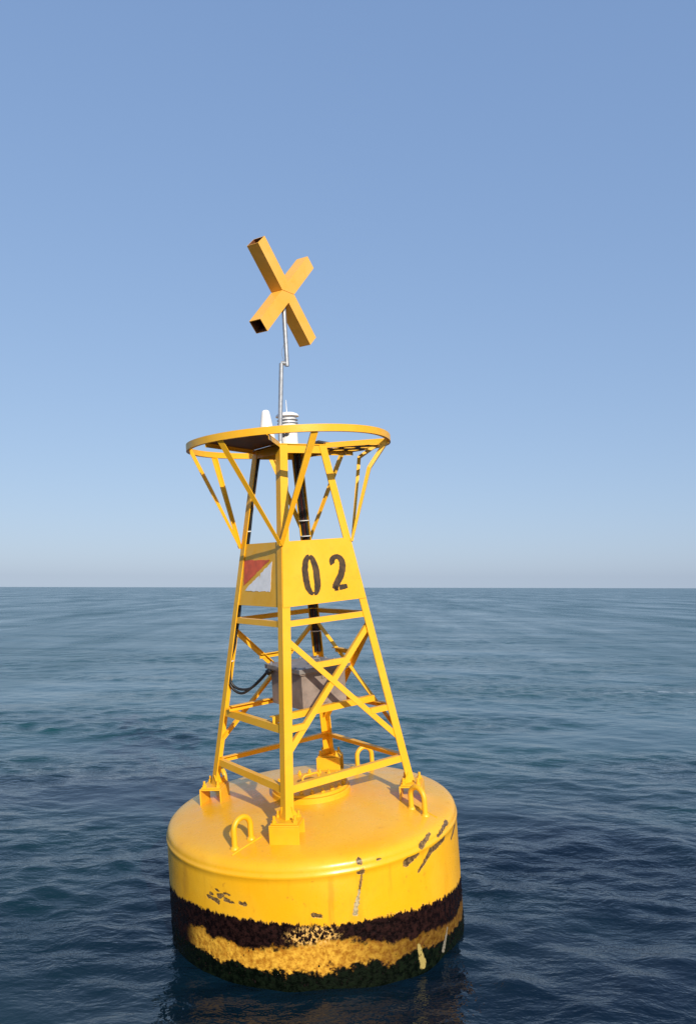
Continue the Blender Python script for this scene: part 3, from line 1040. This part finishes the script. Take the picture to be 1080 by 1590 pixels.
# solid platform at the front left
zp = HT + 0.012
q = [leg_pt(0, HT), az(-6, RR - 0.012, 0), az(-14, RR - 0.010, 0), az(-22, RR - 0.010, 0), az(-30, RR - 0.010, 0), az(-38, RR - 0.012, 0), az(-46, RR - .012, 0), leg_pt(3, HT)]
for p in q:
    p.z = zp
m = MB(); m.prism(q, [p + V(0, 0, 0.007) for p in q])
plat = brown_under(m.build('platform', M_YEL, buoy))
plat['label'] = 'solid platform plate inside the top ring'
e0_, e1_ = q[0], q[1]
m = MB()
m.angle(e0_ + V(0, 0, -.002), e1_ + V(0, 0, -.002), V(0, 0, -1), (q[3] - q[0]).normalized(), 0.035, 0.03, 0.005)
m.build('edge_bar', M_YEL, plat)
m = MB()
m.angle(q[7] + V(0, 0, -.002), q[6] + V(0, 0, -.002), V(0, 0, -1), (q[0] - q[7]).normalized(), 0.03, 0.03, 0.005)
m.build('edge_bar', M_YEL, plat)
# perforated platform at the right and back
A_, B_, C_, D_ = leg_pt(1, zp), az(84, RR - 0.012, zp), az(140, RR - 0.012, zp), leg_pt(2, zp)
for p in (A_, B_, C_, D_):
    p.z = zp


def bil(u, v):
    edge_out = az(84 + (140 - 84) * v, RR - 0.014, zp)
    edge_in = A_.lerp(D_, v)
    return edge_in.lerp(edge_out, u)


m = MB()
NU, NV, S = 4, 4, 12
for i in range(NU):
    for j in range(NV):
        outer, inner = [], []
        for s_ in range(S):
            t_ = 2 * math.pi * s_ / S
            cx, sy = math.cos(t_), math.sin(t_)
            mx = max(abs(cx), abs(sy))
            outer.append(bil((i + .5 + .5 * cx / mx) / NU, (j + .5 + .5 * sy / mx) / NV))
            inner.append(bil((i + .5 + .36 * cx) / NU, (j + .5 + .20 * sy) / NV))
        vv = outer + inner
        vv = vv + [p + V(0, 0, .005) for p in vv]
        f = []
        for s_ in range(S):
            s2 = (s_ + 1) % S
            f.append((s_, s2, S + s2, S + s_))
            f.append((2 * S + s_, 3 * S + s_, 3 * S + s2, 2 * S + s2))
            f.append((S + s_, S + s2, 3 * S + s2, 3 * S + s_))
        m.add(vv, f)
perf = brown_under(m.build('platform', M_YEL, buoy))
perf['label'] = 'perforated platform plate inside the top ring'
m = MB()
m.angle(A_ + V(0, 0, .012), B_ + V(0, 0, .012), V(0, 0, -1), (D_ - A_).normalized(), 0.045, 0.035, 0.005)
m.build('edge_bar', M_YEL, perf)
m = MB()
m.angle(D_ + V(0, 0, .004), C_ + V(0, 0, .004), V(0, 0, -1), (A_ - D_).normalized(), 0.040, 0.035, 0.005)
m.build('edge_bar', M_YEL, perf)

# ------------------------------------------------------------------ topmark
m = MB()
pole = [(-0.062, -0.15, HT), (-0.055, -0.15, 3.28), (-0.010, -0.15, 3.822)]
m.tube(pole, 0.019, 14)
m.tube([(-0.012, -0.15, 3.826), (0.040, -0.15, 3.818)], 0.0185, 14)
pl = smooth_by_angle(m.build('topmark_pole', M_GALV, buoy), 50)
m = MB()
m.tube([(0.037, -0.15, 3.795), (0.038, -0.15, 3.95), (0.040, -0.15, 4.40)], 0.019, 14)
smooth_by_angle(m.build('topmark_pole', M_GALV, buoy), 50)
m = MB()
m.lathe([(0.045, 0), (0.045, 0.012), (0.028, 0.014), (0.024, 0.03)], 20, (-0.062, -0.15, HT + 0.0105))
smooth_by_angle(m.build('pole_flange', M_GALV, buoy), 40)
# thin lashing wire at the joint
m = MB()
m.tube(catmull([(0.014, -0.165, 3.835), (0.000, -0.172, 3.90), (0.012, -0.170, 3.95), (0.034, -0.168, 4.0)], 5), 0.0022, 6)
m.build('wire', M_GALV, buoy)

ca, sa = math.cos(0.9782), math.sin(0.9782)
XM = Matrix.Rotation(0.9782, 3, 'Z') @ Matrix.Rotation(0.0259, 3, 'X') @ Matrix.Rotation(0.0194, 3, 'Y')
XC = V(0.040, -0.15, 4.4147)
XL, XW, PHI = 0.4811, 0.1188, 0.7618


def X3(h, v, nn):
    return XC + XM @ V(h, -nn, v)


for sh, sv_ in ((-1, 1), (1, 1), (1, -1), (-1, -1)):
    u = V(sh * math.sin(PHI), sv_ * math.cos(PHI), 0)
    p = V(-u.y, u.x, 0)
    hw = XW / 2
    gap = 0.0022
    # mitred root: vertical cut and horizontal cut through the centre
    def at(l, s):
        q_ = u * l + p * s
        return q_
    def cut(s):
        # where the edge line p*s + l*u meets h = 0 or v = 0, whichever comes last
        l1 = -(p.x * s) / u.x
        l2 = -(p.y * s) / u.y
        return max(l1, l2)
    out2 = [at(XL, -hw), at(XL, hw), at(cut(hw), hw), V(0, 0, 0), at(cut(-hw), -hw)]
    shift = V(0, gap * sv_, 0)
    out2 = [q_ + shift for q_ in out2]
    th = 0.006
    fr = [X3(q_.x, q_.y, hw) for q_ in out2]
    bk = [X3(q_.x, q_.y, -hw) for q_ in out2]
    # open tube end with wall thickness
    inn = [at(XL, -hw + th) + shift, at(XL, hw - th) + shift]
    deep = [at(XL - 0.16, -hw + th) + shift, at(XL - 0.16, hw - th) + shift]
    iv = [X3(inn[0].x, inn[0].y, hw - th), X3(inn[1].x, inn[1].y, hw - th), X3(inn[1].x, inn[1].y, -hw + th), X3(inn[0].x, inn[0].y, -hw + th)]
    dv = [X3(deep[0].x, deep[0].y, hw - th), X3(deep[1].x, deep[1].y, hw - th), X3(deep[1].x, deep[1].y, -hw + th), X3(deep[0].x, deep[0].y, -hw + th)]
    verts = fr + bk + iv + dv
    # 0-4 front, 5-9 back, 10-13 inner rim, 14-17 deep
    faces = [(0, 1, 2, 3, 4), (5, 9, 8, 7, 6), (1, 6, 7, 2), (2, 7, 8, 3), (3, 8, 9, 4), (4, 9, 5, 0),
             (0, 10, 11, 1), (1, 11, 12, 6), (6, 12, 13, 5), (5, 13, 10, 0),
             (10, 14, 15, 11), (11, 15, 16, 12), (12, 16, 17, 13), (13, 17, 14, 10), (14, 17, 16, 15)]
    arm_o = link('topmark_arm', verts, faces, M_TOP, buoy, bevel=0.0)
    arm_o.data.materials.append(M_DARKIN)
    for i_ in range(10, 15):
        arm_o.data.polygons[i_].material_index = 1
m = MB()
m.tube([X3(0, 0.075, -0.01), X3(0, 0.105, -0.01)], 0.022, 12)
m.build('topmark_cap', M_GALV, buoy)

# ------------------------------------------------------------------ equipment
def thing(name, label, cat, loc=(0, 0, 0)):
    o = bpy.data.objects.new(name, None)
    col.objects.link(o)
    o['label'] = label; o['category'] = cat
    o.matrix_world = MB_ @ Matrix.Translation(loc)
    return o


def own(o, root):
    """mesh was written in buoy space: keep it there under a root that stands elsewhere in that space"""
    loc = (MB_.inverted() @ root.matrix_world).translation
    o.data.transform(Matrix.Translation(-loc))
    return o


# lantern
lan = thing('marine_lantern', 'small white and grey marine lantern on the tower top behind the pole', 'lantern', (0, 0, HT + 0.010))
z0 = HT + 0.0105
m = MB(); m.lathe([(0.090, 0), (0.090, 0.02), (0.078, 0.03), (0.078, 0.15), (0.085, 0.155), (0.085, 0.165)], 36, (0, 0, z0))
body = own(smooth_by_angle(m.build('lantern_base', M_WHITE, lan)), lan)
m = MB(); m.lathe([(0.094, 0.166), (0.094, 0.180), (0.080, 0.188), (0.074, 0.20), (0.074, 0.255), (0.080, 0.262)], 36, (0, 0, z0))
own(smooth_by_angle(m.build('lens', M_LENS, lan)), lan)
for zz in (0.205, 0.232):
    m = MB(); m.lathe([(0.074, zz - .004), (0.090, zz - 0.002), (0.090, zz + 0.003), (0.074, zz + .005)], 36, (0, 0, z0))
    own(smooth_by_angle(m.build('lens_fin', M_GALV, lan)), lan)
m = MB(); m.lathe([(0.100, 0.263), (0.100, 0.272), (0.09, 0.284), (0.06, 0.298), (0.02, 0.305), (0.004, 0.306)], 36, (0, 0, z0))
own(smooth_by_angle(m.build('lantern_cap', M_WHITE, lan)), lan)
m = MB(); m.tube([(0.0, -0.03, z0 + 0.29), (0.0, -0.03, z0 + 0.405)], [0.004, 0.0025], 8)
own(m.build('bird_spike', M_WHITE, lan), lan)
# worn dark lettering round the base (strokes as far as they can be read)
strokes = [(-34, .10, .10, .125), (-31, .098, .02, .02), (-27, .105, .02, .05), (-24, .10, .02, .05), (-21, .098, .03, .018), (-12, .105, .018, .05), (-8, .112, .03, .018), (-5, .105, .018, .05),
           (2, .098, .03, .016), (5, .108, .016, .022), (3, .116, .03, .016), (12, .120, .02, .018)]
m = MB()
for a_, zz, ww, hh in strokes:
    c = az(a_, 0.0785, z0 + zz)
    rad = az(a_, 1, 0); tan = UPZ.cross(rad)
    m.box(c, tan, rad, UPZ, min(ww, .012), 0.002, min(hh, 0.040))
own(m.build('lettering', M_DGREY, body), lan) if False else m.build('lettering', M_DGREY, lan)
own(bpy.data.objects[[o.name for o in lan.children if o.name.startswith('lettering')][0]], lan)

# white cone antenna on the front-left platform
cn = thing('antenna', 'plain white cone shaped antenna beside the topmark pole', 'antenna', (-0.165, -0.20, zp + 0.007))
m = MB()
m.lathe([(0.070, 0.0), (0.070, 0.03), (0.064, 0.08), (0.052, 0.16), (0.040, 0.235), (0.033, 0.272), (0.027, 0.284), (0.018, 0.290), (0.004, 0.292)], 28, (-0.165, -0.20, zp + 0.007))
own(smooth_by_angle(m.build('antenna_cone', M_WHITE, cn)), cn)
m = MB()
m.lathe([(0.075, 0.0), (0.075, 0.009), (0.067, 0.010)], 28, (-0.165, -0.20, zp + 0.0072))
own(smooth_by_angle(m.build('antenna_foot', M_WHITE, cn)), cn)

# small dark panel lying on the right platform
pn = thing('equipment_panel', 'small dark panel tilted on the right platform under the ring', 'panel', tuple(tf(0.36, 0.02, zp + 0.006)))
m = MB()
pc = tf(0.36, 0.02, zp + 0.035)
tilt = Matrix.Rotation(R_(9), 3, 'Y')
ax, ay = (tilt @ E0), E1
m.box(pc, ax, ay, ax.cross(ay), 0.20, 0.18, 0.016)
own(m.build('panel_face', M_DGREY, pn), pn)
m = MB()
m.box(pc - V(0, 0, 0.018), E0, E1, UPZ, 0.03, 0.14, 0.022)
own(m.build('panel_foot', M_GALV, pn), pn)

# battery box
bx = thing('battery_box', 'grey brown steel box with lid on the shelf inside the tower', 'box', tuple(tf(0.01, -0.03, 0.9545)))
a0, a1, b0, b1, zb0, zb1 = -0.195, 0.235, -0.275, 0.215, 0.9545, 1.245
m = MB(); m.box(tf((a0 + a1) / 2, (b0 + b1) / 2, (zb0 + zb1) / 2), E0, E1, UPZ, a1 - a0, b1 - b0, zb1 - zb0)
own(m.build('box_body', M_BOX, bx, bevel=0.004), bx)
m = MB(); m.box(tf((a0 + a1) / 2, (b0 + b1) / 2, zb1 + 0.0215), E0, E1, UPZ, a1 - a0 + 0.075, b1 - b0 + 0.075, 0.038)
lid = own(m.build('lid', M_LID, bx, bevel=0.004), bx)
m = MB(); m.box(tf((a0 + a1) / 2, (b0 + b1) / 2, zb1 - 0.004), E0, E1, UPZ, a1 - a0 + 0.045, b1 - b0 + 0.045, 0.012)
own(m.build('rim_flange', M_BOX, bx), bx)
for i in range(5):
    for b_ in (b0 - 0.020, b1 + 0.020):
        mm = MB(); hexbolt(mm, tf(a0 + 0.02 + i * (a1 - a0 - 0.04) / 4, b_, zb1 + 0.041), 0.010, 0.012)
        own(mm.build('lid_bolt', M_GALV, bx), bx)
for i in range(4):
    for a_ in (a0 - 0.020, a1 + 0.020):
        mm = MB(); hexbolt(mm, tf(a_, b0 + 0.05 + i * (b1 - b0 - 0.10) / 3, zb1 + 0.041), 0.010, 0.012)
        own(mm.build('lid_bolt', M_GALV, bx), bx)
m = MB()
hp = [tf(-0.03, -0.15, zb1 + 0.04), tf(-0.03, -0.15, zb1 + 0.075), tf(-0.01, -0.15, zb1 + 0.082), tf(0.05, -0.15, zb1 + 0.082), tf(0.07, -0.15, zb1 + 0.075), tf(0.07, -0.15, zb1 + 0.04)]
m.tube(hp, 0.006, 8)
own(m.build('lid_handle', M_LID, bx), bx)
for zz in (1.00, 1.20):
    m = MB(); m.box(tf(0.02, b0 - 0.006, zz), E0, E1, UPZ, 0.05, 0.012, 0.03)
    own(m.build('hinge', M_BOX, bx), bx)

# cables
def leg_line(k, zs, ia, ib):
    out = []
    for z in zs:
        out.append(leg_pt(k, z) + along(k) * ia + (-along(k - 1)) * ib)
    return out


cbl = thing('cable', 'pair of black cables looping from the left leg to the grey box', 'cable', tuple(leg_pt(3, ZB)))
# leg 3 : along(3) runs to the near leg, -along(2) to the back leg
for n_, (loop, ia, ib) in enumerate((([(-0.628, 0.121, 1.318), (-0.647, 0.127, 1.191), (-0.629, 0.122, 1.119), (-0.567, 0.104, 1.079), (-0.474, 0.077, 1.083), (-0.39, 0.052, 1.143), (-0.315, 0.030, 1.215), (-0.285, 0.03, 1.235)], 0.016, 0.030),
                           ([(-0.633, 0.123, 1.318), (-0.658, 0.13, 1.163), (-0.625, 0.121, 1.08), (-0.552, 0.099, 1.043), (-0.475, 0.077, 1.078), (-0.384, 0.051, 1.154), (-0.305, 0.030, 1.228), (-0.275, 0.03, 1.245)], 0.022, 0.050))):
    up_ = leg_line(3, (3.10, 2.95, 2.75, 2.55, 2.35, 2.1, 1.85, 1.7, 1.55, 1.45), ia, ib)
    up_ = [p + V(0.006 * math.sin(i * 1.9 + n_), 0.006 * math.cos(i * 1.3), 0) for i, p in enumerate(up_)]
    m = MB(); m.tube(catmull(up_ + [Vector(p) for p in loop], 6), 0.0115, 10)
    own(smooth_by_angle(m.build('cable_run', M_BLACK, cbl), 60), cbl)
for z in (2.43, 1.322):
    c = leg_line(3, (z,), 0.019, 0.040)[0]
    if z < 1.4:
        c = Vector((-0.635, 0.122, z))
    m = MB(); m.lathe([(0.027, -0.005), (0.030, 0), (0.027, 0.005)], 16, c)
    own(m.build('cable_tie', M_TIE, cbl), cbl)
m = MB(); m.tube([(-0.315, 0.030, 1.212), (-0.268, 0.028, 1.244)], 0.026, 10)
own(m.build('cable_gland', M_BLACK, cbl), cbl)

cb2 = thing('cable_bundle', 'thick black cable bundle strapped down the back leg to the box', 'cable', tuple(leg_pt(2, ZB)))
zs = (3.10, 2.9, 2.6, 2.3, 2.0, 1.7, 1.45, 1.285)
for n_, (ia, ib, r_) in enumerate(((0.028, 0.030, 0.018), (0.052, 0.022, 0.012), (0.030, 0.058, 0.012))):
    pts = [p + V(0.004 * math.sin(i * 2.1 + n_), 0.004 * math.cos(i * 1.7 + n_), 0) for i, p in enumerate(leg_line(2, zs, ia, ib))]
    m = MB(); m.tube(catmull(pts, 6), r_, 10)
    own(smooth_by_angle(m.build('cable_run', M_CONDUIT if n_ == 0 else M_BLACK, cb2), 60), cb2)
for z in (2.50, 2.36, 1.48):
    c = leg_line(2, (z,), 0.032, 0.034)[0]
    m = MB(); m.lathe([(0.048, -0.004), (0.050, 0), (0.048, 0.004)], 18, c)
    own(m.build('cable_tie', M_TIE, cb2), cb2)
